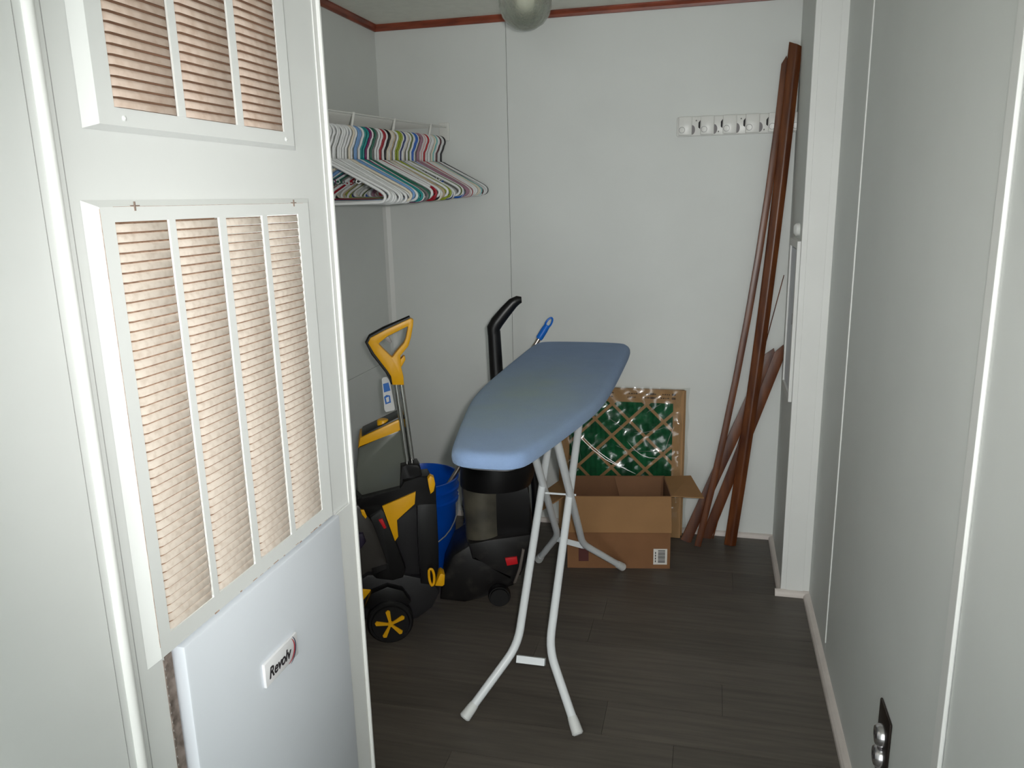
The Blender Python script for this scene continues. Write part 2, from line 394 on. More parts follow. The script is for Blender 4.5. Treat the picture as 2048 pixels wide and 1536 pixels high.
def hanger_mesh():
    bm = BM()
    R = .021; hook = []
    for k in range(15):
        a = math.radians(190-k*16.5); hook.append(Vector((R*math.cos(a), 0, -R+.006+R*math.sin(a))))
    hook += [Vector((.010, 0, -.046)), Vector((.0015, 0, -.062)), Vector((0, 0, -.085)), Vector((0, 0, -.1))]
    tube(bm, hook, .0043, 6)
    body = [(0, -.098), (.03, -.112), (.10, -.150), (.165, -.186), (.188, -.200), (.199, -.212), (.197, -.224), (.186, -.231), (.16, -.232), (.06, -.232)]
    pts = [(x, 0, z) for x, z in body]+[(-x, 0, z) for x, z in reversed(body[1:])]
    tube(bm, smooth_path(pts, 2, True), .0048, 6, closed=True)
    for s in (1, -1):
        tube(bm, [(s*.115, 0, -.158), (s*.109, 0, -.170), (s*.117, 0, -.174), (s*.130, 0, -.168)], .0022, 5)
    me = bpy.data.meshes.new('clothes_hanger'); bmesh.ops.recalc_face_normals(bm, faces=bm.faces); bm.to_mesh(me); bm.free()
    for p in me.polygons: p.use_smooth = True
    return me
hm = hanger_mesh()
HC = {'white': (228, 230, 230), 'cream': (222, 214, 196), 'light blue': (120, 160, 208), 'teal': (24, 140, 140), 'purple': (112, 24, 88), 'dark green': (40, 104, 84),
      'grey': (120, 118, 118), 'crimson': (158, 24, 42), 'black': (28, 26, 30), 'tan': (190, 172, 140), 'lime': (150, 164, 50), 'navy': (44, 58, 112),
      'olive': (96, 112, 52), 'bright blue': (30, 98, 192), 'mauve': (160, 120, 136), 'red': (178, 34, 44), 'aqua': (110, 190, 190), 'maroon': (84, 22, 32), 'pink': (214, 176, 176), 'orange': (214, 150, 60)}
seq = ['white']*10+['cream', 'white', 'light blue', 'light blue', 'white', 'teal', 'teal', 'purple', 'white', 'dark green', 'grey', 'white', 'white', 'crimson', 'crimson', 'white', 'black', 'cream', 'white', 'tan',
       'white', 'lime', 'lime', 'white', 'navy', 'white', 'cream', 'white', 'olive', 'white', 'bright blue', 'bright blue', 'white', 'mauve', 'mauve', 'white', 'pink', 'white', 'red', 'white', 'white', 'white', 'cream', 'aqua', 'white', 'white', 'maroon', 'white', 'white', 'black']
hmesh = {}
for cname, c in HC.items():
    m2 = hm.copy(); m2.materials.append(mat('hanger_'+cname.replace(' ', '_'), c, .35)); hmesh[cname] = m2
from collections import Counter
cnt = Counter(seq); nH = len(seq)
order = {'purple': 'purple plastic clothes hanger next to the teal ones on the closet rod',
         'dark green': 'dark green plastic clothes hanger on the closet rod', 'grey': 'grey plastic clothes hanger beside the dark green one', 'tan': 'tan plastic clothes hanger on the closet rod',
         'navy': 'navy blue plastic clothes hanger on the closet rod', 'olive': 'olive green plastic clothes hanger on the closet rod', 'pink': 'pale pink plastic clothes hanger on the closet rod',
         'red': 'bright red plastic clothes hanger between white ones', 'aqua': 'pale aqua plastic clothes hanger near the back end of the rod', 'maroon': 'dark maroon plastic clothes hanger near the back end of the rod'}
rh = random.Random(3); seen = Counter()
for k, cname in enumerate(seq):
    y = 2.245+(3.275-2.245)*((k+.5)/nH)**.97
    o = bpy.data.objects.new('clothes_hanger', hmesh[cname]); C.objects.link(o)
    o.location = rodp(y)+Vector((rh.uniform(-.003, .003), 0, 0)); 
    yawr = rh.uniform(-.06, .10) if k > 8 else rh.uniform(-.03, .05)
    o.rotation_euler = (0, rh.uniform(-.03, .03), yawr)
    if cname == 'black':
        lab = 'black plastic clothes hanger last on the rod against the back wall' if k > 40 else 'black plastic clothes hanger beside the crimson ones'
    elif cname in order: lab = order[cname]
    elif cname == 'white' and k == 0: lab = 'frontmost white plastic clothes hanger on the closet rod'
    elif cname != 'white':
        seen[cname] += 1; q = seen[cname]
        lab = ('nearest of the four cream plastic clothes hangers', 'second cream plastic clothes hanger, beside the black one', 'third cream plastic clothes hanger, between white ones past the navy one', 'farthest cream plastic clothes hanger, beside the pale aqua one')[q-1] if cname == 'cream' else ('nearer', 'farther')[q-1]+' of the two '+cname+' plastic clothes hangers on the rod'
    else: lab = 'white plastic clothes hanger on the closet rod'
    tag(o, lab, 'hanger', 'clothes hangers on the closet rod')

# ------------------------------------------------------------------ hook rail on the back wall
M_rail = mat('white_gloss_plastic', (232, 232, 228), .3)
hr = empty('hook_rail', (-.15, YB-.004, 1.714)); tag(hr, 'white wall rail of fold-down square coat hooks beside the leaning wood strips', 'hook rail')
bm = BM(); box(bm, .0, .49, -.012, 0, -.038, .036, .006); obj('rail', bm, M_rail, hr, True)
for k in range(6):
    x = .033+k*.0845
    bm = BM(); box(bm, x-.026, x+.026, -.022, -.010, -.034, .036, .004); h = obj('flip_hook', bm, M_rail, hr, True)
    bm = BM(); pts = [(x+.026+.012*math.cos(a), -.014+.018*math.sin(a)) for a in [math.radians(-90+i*15) for i in range(13)]]
    prism(bm, pts, 'y', -.0135, -.0115); obj('finger_recess', bm, mat('recess_grey', (138, 134, 136), .6), h)
    bm = BM(); tube(bm, [(x-.012+.011*math.cos(i*math.pi/8), -.0222, -.014+.011*math.sin(i*math.pi/8)) for i in range(16)], .0008, 4, closed=True)
    obj('stamped_ring', bm, mat('ring_grey', (150, 150, 148), .5), h)
    if k:
        bm = BM(); prism(bm, [(x-.0275, -.012), (x-.0265, .022), (x-.034, .012), (x-.034, -.006)], 'y', -.0135, -.0115); obj('slot', bm, mat('recess_dark', (40, 38, 40), .7), h)
for x in (.075, .160, .244, .330):
    bm = BM(); lathe(bm, [(.003, -.0125), (.003, -.013), (0, -.0145)], (x, 0, .020 if x in (.075, .244) else -.024), 8, 'y'); obj('screw', bm, mat('ring_grey', (150, 150, 148), .5), hr)

# ------------------------------------------------------------------ leaning wood strips
def stick(label, p0, p1, wid, th, bow=(0, 0, 0), roundf=True, pts_n=9, point_top=0., point_bot=0., face=(0, -1, 0)):
    p0, p1, b = Vector(p0), Vector(p1), Vector(bow)
    t = (p1-p0).normalized(); n = Vector(face); n = (n-t*t.dot(n)).normalized(); s = t.cross(n).normalized()
    if s.x < 0: s = -s
    prof = [(-.5, 0), (-.5, .55), (-.36, .75), (-.12, .8), (0, 1), (.18, .95), (.36, .6), (.5, .4), (.5, 0)] if roundf else [(-.5, 0), (-.5, .9), (-.4, 1), (0, 1), (.4, 1), (.5, .9), (.5, 0), (0, 0)]
    bm = BM(); rings = []
    for k in range(pts_n):
        u = k/(pts_n-1); c = p0.lerp(p1, u)-p0+b*(4*u*(1-u))
        ring = []
        for a, d in prof:
            off = 0
            if k == pts_n-1: off = point_top*(1-2*abs(a))-point_top*.5 if point_top > 0 else point_top*(a)
            if k == 0: off = -point_bot*(a+.5)
            ring.append(bm.verts.new(c+s*(a*wid)+n*(d*th)+t*off))
        rings.append(ring)
    m = len(prof)
    for A, B in zip(rings, rings[1:]):
        for k in range(m): bm.faces.new((A[k], A[(k+1) % m], B[(k+1) % m], B[k]))
    bm.faces.new(rings[0]); bm.faces.new(rings[-1])
    o = obj('wood_strip', bm, M_stick, None, True); o.location = p0
    return tag(o, label, 'wood strip', 'wood strips leaning in the closet corner')
stick('wide rounded red-brown moulding, tallest of the wood strips leaning in the corner', (.118, 3.215, .003), (.276, 3.286, 1.985), .048, .018, (.014, 0, 0), point_top=-.015)
stick('narrow bowed red-brown strip, leftmost of the tall wood strips in the corner', (-.015, 3.175, .003), (.245, 3.30, 1.935), .026, .009, (.034, 0, 0), roundf=False, point_top=.03)
stick('flat red-brown strip mostly hidden behind the tallest moulding', (.128, 3.262, .003), (.276, 3.307, 1.94), .036, .008, (.012, 0, 0), roundf=False, point_top=.035)
stick('short mitre-tipped red-brown board, left of two crossing behind the tall moulding', (-.066, 3.215, .003), tuple(on('y', 3.303, 1544, 704)), .044, .009, roundf=False, point_top=.035)
stick('short mitre-tipped red-brown board, right of two crossing behind the tall moulding', (.020, 3.272, .003), tuple(on('y', 3.285, 1563, 698)), .042, .009, roundf=False, point_top=.04, point_bot=.03)
bm = BM(); tube(bm, [Vector((0, 0, 0)), Vector((.235, .045, 1.13))], [.003, .0018], 6); th = obj('wood_strip', bm, M_stick); th.location = (.048, 3.262, .003)
tag(th, 'very thin red-brown strip leaning behind the short boards', 'wood strip', 'wood strips leaning in the closet corner')

# ------------------------------------------------------------------ breaker panel on the closet right wall, outlet on hall wall
bp = empty('breaker_panel', (XC, 2.98, 1.0)); tag(bp, 'white recessed breaker panel seen edge-on on the right closet wall', 'panel box')
bm = BM(); ringprism(bm, [(-.135, -.27), (.135, -.27), (.135, .29), (-.135, .29)], [(-.11, -.245), (.11, -.245), (.11, .265), (-.11, .265)], 'x', -.016, 0); obj('panel_frame', bm, M_wallw, bp)
bm = BM(); box(bm, -.011, 0, -.106, .106, -.241, .258, .002); d = obj('panel_door', bm, M_panel, bp)
bm = BM(); box(bm, -.016, -.011, -.1, -.09, 0, .04, .001); obj('latch', bm, mat('recess_grey', (138, 134, 136), .6), d)
bm = BM(); lathe(bm, [(.022, 0), (.022, -.012), (.014, -.02), (0, -.022)], (0, -.02, .325), 16, 'x'); obj('round_cap', bm, M_wallw, bp, True)
ol = empty('wall_outlet', (XR, 1.585, .305)); tag(ol, 'dark metal wall outlet plate with shiny sockets low on the right hall wall', 'outlet')
bm = BM(); box(bm, -.006, 0, -.048, .048, -.085, .085, .003); obj('cover_plate', bm, mat('dark_bronze', (58, 50, 46), .35, .7), ol, True)
for z in (-.025, .025):
    bm = BM(); lathe(bm, [(.024, -.004), (.024, -.014), (.019, -.02), (0, -.0205)], (0, 0, z), 20, 'x'); s = obj('socket', bm, mat('polished_nickel', (190, 188, 190), .2, .9), ol, True)
    for q in (-.006, .006):
        bm = BM(); box(bm, -.0215, -.019, q-.0012, q+.0012, z-.004, z+.006); obj('slot', bm, mat('recess_dark', (40, 38, 40), .7), s)
bm = BM(); lathe(bm, [(.004, -.005), (.004, -.008), (0, -.009)], (0, 0, 0), 10, 'x'); obj('screw', bm, mat('polished_nickel', (190, 188, 190), .2, .9), ol)

# ------------------------------------------------------------------ cardboard box
M_card = mat('brown_cardboard', (138, 96, 62), .75, var=.12, scale=9)
M_cardi = mat('inner_cardboard', (130, 92, 64), .8, var=.12, scale=9)
ang = math.atan2(.072, .4)
cb = empty('cardboard_box', (-.520, 2.871, 0), ang); tag(cb, 'open brown cardboard box with barcode label standing before the air filter', 'box')
W_, D_, H_ = .408, .236, .307; t = .004
obj('bottom', box(BM(), t, W_-t, t, D_-t, .001, .006), M_cardi, cb)
obj('front_side', box(BM(), 0, W_, 0, t, 0, H_), M_card, cb); obj('back_side', box(BM(), 0, W_, D_-t, D_, 0, H_), M_cardi, cb)
obj('left_side', box(BM(), 0, t, t, D_-t, 0, H_), M_cardi, cb); obj('right_side', box(BM(), W_-t, W_, t, D_-t, 0, H_), M_cardi, cb)
def flap(pts, th=.004):
    bm = BM(); P = [Vector(p) for p in pts]; n = (P[1]-P[0]).cross(P[2]-P[0]).normalized()*th
    a = [bm.verts.new(p) for p in P]; b = [bm.verts.new(p+n) for p in P]
    bm.faces.new(a); bm.faces.new(b)
    for i in range(len(P)): bm.faces.new((a[i], a[(i+1) % len(P)], b[(i+1) % len(P)], b[i]))
    return bm
M_cardl = mat('flap_cardboard', (156, 116, 74), .75, var=.10, scale=9)
obj('flap', flap([(.004, -.002, H_), (W_-.002, -.002, H_), (W_, -.026, .165), (.002, -.026, .165)]), M_cardl, cb)
obj('flap', flap([(W_, .006, H_), (W_, D_-.006, H_), (W_+.105, D_-.03, H_+.012), (W_+.128, .018, H_-.012)]), M_cardl, cb)
obj('flap', flap([(0, .006, H_), (0, D_-.006, H_), (-.10, D_-.02, H_-.07), (-.10, .02, H_-.07)]), M_cardl, cb)
obj('flap', flap([(.20, D_-.008, H_-.002), (W_-.01, D_-.008, H_-.002), (W_-.03, D_-.09, H_-.12), (.23, D_-.09, H_-.12)]), M_cardi, cb)
bm = BM(); box(bm, W_-.066, W_-.012, -.0012, 0, .018, .085); lb = obj('barcode_label', bm, mat('label_white', (225, 222, 216), .6), cb)
bm = BM(); z = .026
while z < .078:
    h = random.choice((.0012, .002, .003)); box(bm, W_-.048, W_-.020, -.0016, -.0011, z, z+h); z += h+random.choice((.0012, .002))
for z in (.028, .04, .052, .064): box(bm, W_-.060, W_-.056, -.0016, -.0011, z, z+.008)
obj('barcode', bm, mat('print_dark', (70, 68, 72), .6), lb)
bm = BM(); box(bm, .045, .085, -.0012, 0, .03, .095); obj('printed_mark', bm, mat('print_maroon', (88, 46, 42), .7), cb)

# ------------------------------------------------------------------ air filters in plastic
M_fcard = mat('filter_cardboard', (176, 136, 92), .7, var=.1, scale=14)
M_green = mat('green_filter_media', (14, 106, 62), .8, rgb2=(6, 76, 44), scale=18)
fb = empty('air_filter', (-.625, 3.262, .002)); fb.rotation_euler = (math.radians(-4.2), 0, 0)
tag(fb, 'green air filter with cardboard lattice in clear plastic, leaning behind the box', 'air filter')
FW_, FH = .535, .648; bw = .045
bm = BM(); ringprism(bm, [(0, 0), (FW_, 0), (FW_, FH), (0, FH)], [(bw, bw), (FW_-bw, bw), (FW_-bw, FH-bw-.012), (bw, FH-bw-.012)], 'y', -.026, 0); obj('cardboard_frame', bm, M_fcard, fb)
bm = BM(); n = 40; rowa = []
for k in range(n+1):
    x = bw+(FW_-2*bw)*k/n; yy = -.012-.006*(k % 2); rowa.append((bm.verts.new((x, yy, bw)), bm.verts.new((x, yy, FH-bw-.012))))
for a, b in zip(rowa, rowa[1:]): bm.faces.new((a[0], b[0], b[1], a[1]))
obj('pleated_media', bm, M_green, fb)
# diagonal lattice strips clipped to the window
x0, x1, z0, z1 = bw-.004, FW_-bw+.004, bw-.004, FH-bw-.008
px_, pz_ = .1465, .142
def clip(a, b):
    ax, az = a; bx, bz = b; t0, t1 = 0., 1.; dx, dz = bx-ax, bz-az
    for p, q in ((-dx, ax-x0), (dx, x1-ax), (-dz, az-z0), (dz, z1-az)):
        if abs(p) < 1e-9:
            if q < 0: return None
            continue
        r = q/p
        if p < 0: t0 = max(t0, r)
        else: t1 = min(t1, r)
    if t0 >= t1: return None
    return (ax+dx*t0, az+dz*t0), (ax+dx*t1, az+dz*t1)
for s in (1, -1):
    for k in range(-8, 12):
        cx = .085+k*px_
        seg = clip((cx-2, .58-s*2*pz_/px_), (cx+2, .58+s*2*pz_/px_))
        if not seg: continue
        (ax, az), (bx, bz) = seg; d = Vector((bx-ax, 0, bz-az))
        if d.length < .05: continue
        nv = Vector((-d.z, 0, d.x)).normalized()*.0064; yo = -.0195-.0006*(s+1)
        bm = BM(); P = [Vector((ax, yo, az))+nv, Vector((bx, yo, bz))+nv, Vector((bx, yo, bz))-nv, Vector((ax, yo, az))-nv]
        a = [bm.verts.new(p) for p in P]; b = [bm.verts.new(p+Vector((0, .0015, 0))) for p in P]
        bm.faces.new(a); bm.faces.new(b)
        for i in range(4): bm.faces.new((a[i], a[(i+1) % 4], b[(i+1) % 4], b[i]))
        obj('lattice_strip', bm, M_fcard, fb)
M_print = mat('filter_print', (84, 62, 44), .7)
bm = BM(); rr = random.Random(5)
for xg in (.13, .20, .30, .37, .44):
    for zz in (FH-.022, FH-.038):
        x = xg+rr.uniform(-.004, .004)
        for q in range(4):
            l = rr.uniform(.004, .011); box(bm, x, x+l, -.0266, -.026, zz, zz+.005); x += l+.003
for xx in (.405, .495):
    for zz in (FH-.023, FH-.040): box(bm, xx-.012, xx+.004, -.0267, -.026, zz, zz+.009)
obj('faded_print', bm, M_print, fb)
bm = BM(); ringprism(bm, [(.004, .002), (FW_+.006, .002), (FW_+.006, FH-.004), (.004, FH-.004)], [(bw, bw), (FW_-bw, bw), (FW_-bw, FH-bw), (bw, FH-bw)], 'y', .002, .026); obj('rear_filter_frame', bm, M_fcard, fb)
pw = bpy.data.materials.new('clear_plastic_wrap'); pw.use_nodes = True; nt = pw.node_tree; N = nt.nodes; L = nt.links
N.remove(N['Principled BSDF']); tr = N.new('ShaderNodeBsdfTransparent'); gs = N.new('ShaderNodeBsdfGlossy'); gs.inputs['Roughness'].default_value = .16
tr.inputs[0].default_value = (.93, .94, .93, 1)
mx = N.new('ShaderNodeMixShader'); mx.inputs[0].default_value = .06; L.new(tr.outputs[0], mx.inputs[1]); L.new(gs.outputs[0], mx.inputs[2]); L.new(mx.outputs[0], N['Material Output'].inputs[0])
def wrapy(x, z):
    import math as m
    return .0042*m.sin(23*x+31*z)+.0035*m.sin(61*x-37*z+1)+.003*m.sin(17*z-49*x+2)+.0022*m.sin(90*x+73*z)+.0016*m.sin(140*z-60*x)
bm = BM(); nx, nz = 60, 64; G = []
for i in range(nx+1):
    col = []
    for k in range(nz+1):
        x = -.014+(FW_+.034)*i/nx; z = .004+(FH+.006)*k/nz
        e = min(1, min(i, nx-i)/4); col.append(bm.verts.new((x+.003*math.sin(z*40)*(1-e), -.034-wrapy(x, z)*.8 if e == 1 else -.034+.034*(1-e)-wrapy(x, z)*.5*e, z)))
    G.append(col)
for i in range(nx):
    for k in range(nz): bm.faces.new((G[i][k], G[i+1][k], G[i+1][k+1], G[i][k+1]))
obj('plastic_wrap', bm, pw, fb, True)
# crease ridges in the plastic
cr = random.Random(11); bm = BM()
for (xa, za, xb_, zb, sag) in ((.06, .47, .30, .30, -.03), (.10, .44, .34, .28, -.02), (.30, .42, .455, .36, -.03), (.455, .36, .50, .50, .015), (.33, .46, .46, .49, -.006), (.05, .60, .10, .33, .01), (.04, .55, .07, .30, .008), (.22, .52, .30, .47, .0), (.38, .55, .44, .59, .0), (.25, .40, .42, .385, -.012)):
    p = [Vector((xa, 0, za)).lerp(Vector((xb_, 0, zb)), u/8)+Vector((0, -.041, sag*4*(u/8)*(1-u/8)))+Vector((0, cr.uniform(-.001, .001), cr.uniform(-.002, .002))) for u in range(9)]
    tube(bm, p, [.0002, .0007, .001, .001, .0012, .001, .001, .0007, .0002], 5)
cm = bpy.data.materials.new('plastic_crease'); cm.use_nodes = True; nt = cm.node_tree; N = nt.nodes; L = nt.links
N.remove(N['Principled BSDF']); tr = N.new('ShaderNodeBsdfTransparent'); gs = N.new('ShaderNodeBsdfGlossy'); gs.inputs['Roughness'].default_value = .35
mx = N.new('ShaderNodeMixShader'); mx.inputs[0].default_value = .5; L.new(tr.outputs[0], mx.inputs[1]); L.new(gs.outputs[0], mx.inputs[2]); L.new(mx.outputs[0], N['Material Output'].inputs[0])
obj('plastic_crease', bm, cm, fb, True)

# ------------------------------------------------------------------ ironing board
ib = empty('ironing_board', (-.47, 2.376, 0)); tag(ib, 'blue padded ironing board on white tubular legs in the middle of the floor', 'ironing board')
IO = Vector((-.47, 2.376, 0))
half = [(0, 1.575), (.045, 1.578), (.072, 1.592), (.092, 1.625), (.118, 1.74), (.150, 1.90), (.178, 2.06), (.190, 2.22), (.193, 2.40), (.192, 2.70), (.189, 2.88), (.182, 2.93), (.160, 2.968), (.10, 2.985), (0, 2.990)]
ring2 = smooth_path([(x, y, 0) for x, y in half], 3)
outline = [(p.x, p.y-IO.y) for p in ring2]+[(-p.x, p.y-IO.y) for p in reversed(ring2[1:-1])]
bm = BM(); n = len(outline); cx, cy = 0, 0
def inset(k, d):
    p = Vector(outline[k]); a = Vector(outline[k-1]); b = Vector(outline[(k+1) % n]); tt = (b-a).normalized(); nn_ = Vector((tt.y, -tt.x))
    if nn_.dot(p) > 0: nn_ = -nn_
    return p+nn_*d
lv = [(.010, .868), (.002, .872), (0, .880), (.001, .892), (.006, .901), (.014, .906), (.028, .9075)]
rings = [[bm.verts.new((*inset(k, d), z)) for k in range(n)] for d, z in lv]
for A, B in zip(rings, rings[1:]):
    for k in range(n): bm.faces.new((A[k], A[(k+1) % n], B[(k+1) % n], B[k]))
bm.faces.new(rings[0]); bm.faces.new(rings[-1])
M_cov = mat('blue_cotton_cover', (126, 158, 208), .85, bump=.35, bscale=420, spec=.15)
nt = M_cov.node_tree; N = nt.nodes; L = nt.links
tc = N.new('ShaderNodeTexCoord'); mp = N.new('ShaderNodeMapping'); mp.inputs['Location'].default_value = (.1, .42, -.9); mp.inputs['Scale'].default_value = (4.0, 1.6, 1)
gr = N.new('ShaderNodeTexGradient'); gr.gradient_type = 'SPHERICAL'; L.new(tc.outputs['Object'], mp.inputs[0]); L.new(mp.outputs[0], gr.inputs[0])
nz_ = N.new('ShaderNodeTexNoise'); nz_.inputs['Scale'].default_value = 7; nz_.inputs['Detail'].default_value = 5; L.new(tc.outputs['Object'], nz_.inputs['Vector'])
mu = N.new('ShaderNodeMath'); mu.operation = 'MULTIPLY'; L.new(gr.outputs['Fac'], mu.inputs[0]); L.new(nz_.outputs['Fac'], mu.inputs[1])
mr = N.new('ShaderNodeMapRange'); mr.inputs[1].default_value = .0; mr.inputs[2].default_value = .5; mr.inputs[4].default_value = .7; L.new(mu.outputs[0], mr.inputs[0])
n3 = N.new('ShaderNodeTexNoise'); n3.inputs['Scale'].default_value = 9; n3.inputs['Detail'].default_value = 8; n3.inputs['Roughness'].default_value = .75; L.new(tc.outputs['Object'], n3.inputs['Vector'])
m1 = N.new('ShaderNodeMix'); m1.data_type = 'RGBA'; m1.inputs[6].default_value = lin((126, 150, 190))+(1,); m1.inputs[7].default_value = lin((110, 132, 166))+(1,); L.new(n3.outputs['Fac'], m1.inputs[0])
m2_ = N.new('ShaderNodeMix'); m2_.data_type = 'RGBA'; m2_.inputs[7].default_value = lin((140, 156, 140))+(1,); L.new(m1.outputs[2], m2_.inputs[6]); L.new(mr.outputs[0], m2_.inputs[0])
L.new(m2_.outputs[2], N['Principled BSDF'].inputs['Base Color'])
N['Principled BSDF'].inputs['Sheen Weight'].default_value = .2; N['Principled BSDF'].inputs['Sheen Roughness'].default_value = .6; N['Principled BSDF'].inputs['Sheen Tint'].default_value = (.75, .87, 1, 1)
obj('padded_cover', bm, M_cov, ib, True)
bm = BM(); prism(bm, [tuple(inset(k, .032)) for k in range(0, n)], 'z', .858, .868); obj('metal_top', bm, mat('grey_steel', (96, 96, 98), .5, .5), ib)
M_leg = mat('white_powder_coat', (226, 230, 232), .32)
def leg(pts, cap_dir=None):
    P = [Vector(p)-IO for p in pts]; P2 = smooth_path(P, 1)
    # round the bend
    a, b, c = P[0], P[1], P[2]; e = .05
    q0 = b+(a-b).normalized()*e; q1 = b+(c-b).normalized()*e
    path = [a]+[q0.lerp(b, u/5).lerp(b.lerp(q1, u/5), u/5) for u in range(6)]+[c]
    bm = BM(); tube(bm, path, .0125, 12); l = obj('leg', bm, M_leg, ib, True)
    d = (b-a).normalized(); bm = BM(); tube(bm, [a-d*.004, a, a+d*.03, a+d*.045], [.012, .0165, .0152, .0135], 12); obj('foot_cap', bm, mat('white_rubber', (216, 218, 216), .5), l, True)
r_ = .0165
leg([(-.312, 1.862, r_), (-.418, 2.0, .178), (-.420, 2.73, .856)]); leg([(-.637, 1.862, r_), (-.512, 2.0, .178), (-.515, 2.73, .856)])
leg([(-.301, 2.888, r_), (-.425, 2.665, .205), (-.405, 2.02, .856)]); leg([(-.642, 2.888, r_), (-.525, 2.70, .215), (-.495, 2.06, .856)])
def bar(p, q, name='crossbar', wv=.011, tv=.004):
    p, q = Vector(p)-IO, Vector(q)-IO; bm = BM(); tube(bm, [p, q], wv*1.3, 4, flat=((0, .5, 1), 1)); return obj(name, bm, M_leg, ib)
bar((-.425, 1.975, .150), (-.508, 1.975, .150)); bar((-.424, 2.69, .185), (-.526, 2.72, .19))
bm = BM(); tube(bm, [Vector((-.40, 2.375, .51))-IO, Vector((-.525, 2.375, .51))-IO], .0035, 10); obj('pivot_rod', bm, M_leg, ib, True)
bm = BM(); box(bm, -.13, .13, .28, .36, .846, .858, .003); obj('height_bracket', bm, M_leg, ib)

# ------------------------------------------------------------------ blue bucket and mop
bk = empty('bucket', (-1.112, 2.818, 0)); tag(bk, 'bright blue plastic bucket with wire bail behind the yellow carpet cleaner', 'bucket')
M_blue = mat('blue_plastic', (0, 84, 196), .35)
bm = BM(); prof = [(0, .002), (.126, .002), (.129, .006), (.141, .27), (.152, .272), (.154, .285), (.146, .289), (.144, .315), (.155, .318), (.157, .332), (.149, .336), (.149, .362), (.156, .364), (.157, .372), (.150, .373), (.146, .36), (.139, .28), (.126, .012), (0, .012)]
lathe(bm, prof, sides=48); obj('shell', bm, M_blue, bk, True)
bm = BM(); ta = math.radians(-20)
pts = []
for k in range(17):
    a = math.pi*k/16; pts.append(Vector((.152*math.cos(a), -.150*math.sin(a)-.012, .29-.155*math.sin(a))))
R_ = Matrix.Rotation(math.radians(22), 3, 'Z'); tube(bm, [R_ @ p for p in pts], .003, 6); obj('bail', bm, mat('galvanised_wire', (190, 192, 192), .3, .8), bk, True)
mp0 = on('z', .06, 812, 1105); mtop = on('y', 3.06, 1105, 634)
dm = (mtop-mp0); 
mo = empty('mop', mp0); tag(mo, 'thin metal mop handle with blue grip standing in the blue bucket', 'mop')
bm = BM(); tube(bm, [Vector((0, 0, 0)), dm*.925], .0095, 10); obj('handle_tube', bm, mat('brushed_steel', (176, 166, 156), .3, .9), mo, True)
bm = BM(); tube(bm, [dm*.908, dm*.914, dm*.945, dm*.966], [.0125, .0145, .0145, .0125], 10); 
gp = obj('grip', bm, mat('blue_grip', (20, 112, 214), .4), mo, True)
dn = dm.normalized(); sv = dn.cross(Vector((0, 1, 0))).normalized()
bm = BM(); tube(bm, [dm*.955+sv*(.0105*math.cos(a))+dn*(.022+.024*math.sin(a)) for a in [i*math.pi/8 for i in range(16)]], .004, 6, closed=True); obj('hanging_loop', bm, mat('blue_grip', (20, 112, 214), .4), gp, True)
bm = BM(); lathe(bm, [(0, .02), (.016, .02), (.024, 0), (.04, -.03), (.036, -.045), (0, -.045)], sides=16, rfun=lambda a: 1+.12*math.cos(9*a)); obj('mop_head', bm, mat('mop_cotton', (190, 188, 180), .9), mo, True)

# ------------------------------------------------------------------ side-on machines: points traced in the machine's own side plane
class Side:
    def __init__(s, P0):
        s.P0 = Vector((P0[0], P0[1], 0)); d = Vector((CAM.x-P0[0], CAM.y-P0[1], 0)).normalized(); s.w = d; s.u = Vector((-d.y, d.x, 0)); s.ang = math.atan2(s.u.y, s.u.x)
    def pt(s, px, py, w=0.):
        d = pray(px, py); Q = s.P0+s.w*w; t_ = (Q-CAM).dot(s.w)/d.dot(s.w); p = CAM+d*t_-s.P0
        return (p.dot(s.u), max(p.z, .002))
    def pts(s, L_, w=0.): return [s.pt(x, y, w) for x, y in L_]
    def slab(s, name, L_, w0, w1, m, parent, bev=.004, smooth=True):
        """outline L_ (pixels) at depth w0, extruded to w1; local y = -w"""
        return obj(name, prism(BM(), s.pts(L_, w0), 'y', -w0, -w1, bev), m, parent, smooth)
    def path(s, L_, w): return [Vector((a, -w, b)) for a, b in s.pts(L_, w)]
A = Side((-1.007, 2.198))
cc = empty('carpet_cleaner', A.P0, A.ang); tag(cc, 'black and yellow upright carpet cleaner beside the furnace wall', 'carpet cleaner')
M_yel = mat('yellow_plastic', (232, 170, 8), .38); M_blk = mat('black_plastic', (14, 13, 14), .36); M_gry = mat('charcoal_plastic', (36, 35, 37), .4, var=.15, scale=14)
M_smoke = mat('smoked_clear_plastic', (112, 116, 108), .22, alpha=.72); M_chr = mat('chrome_tube', (205, 205, 202), .16, 1.)
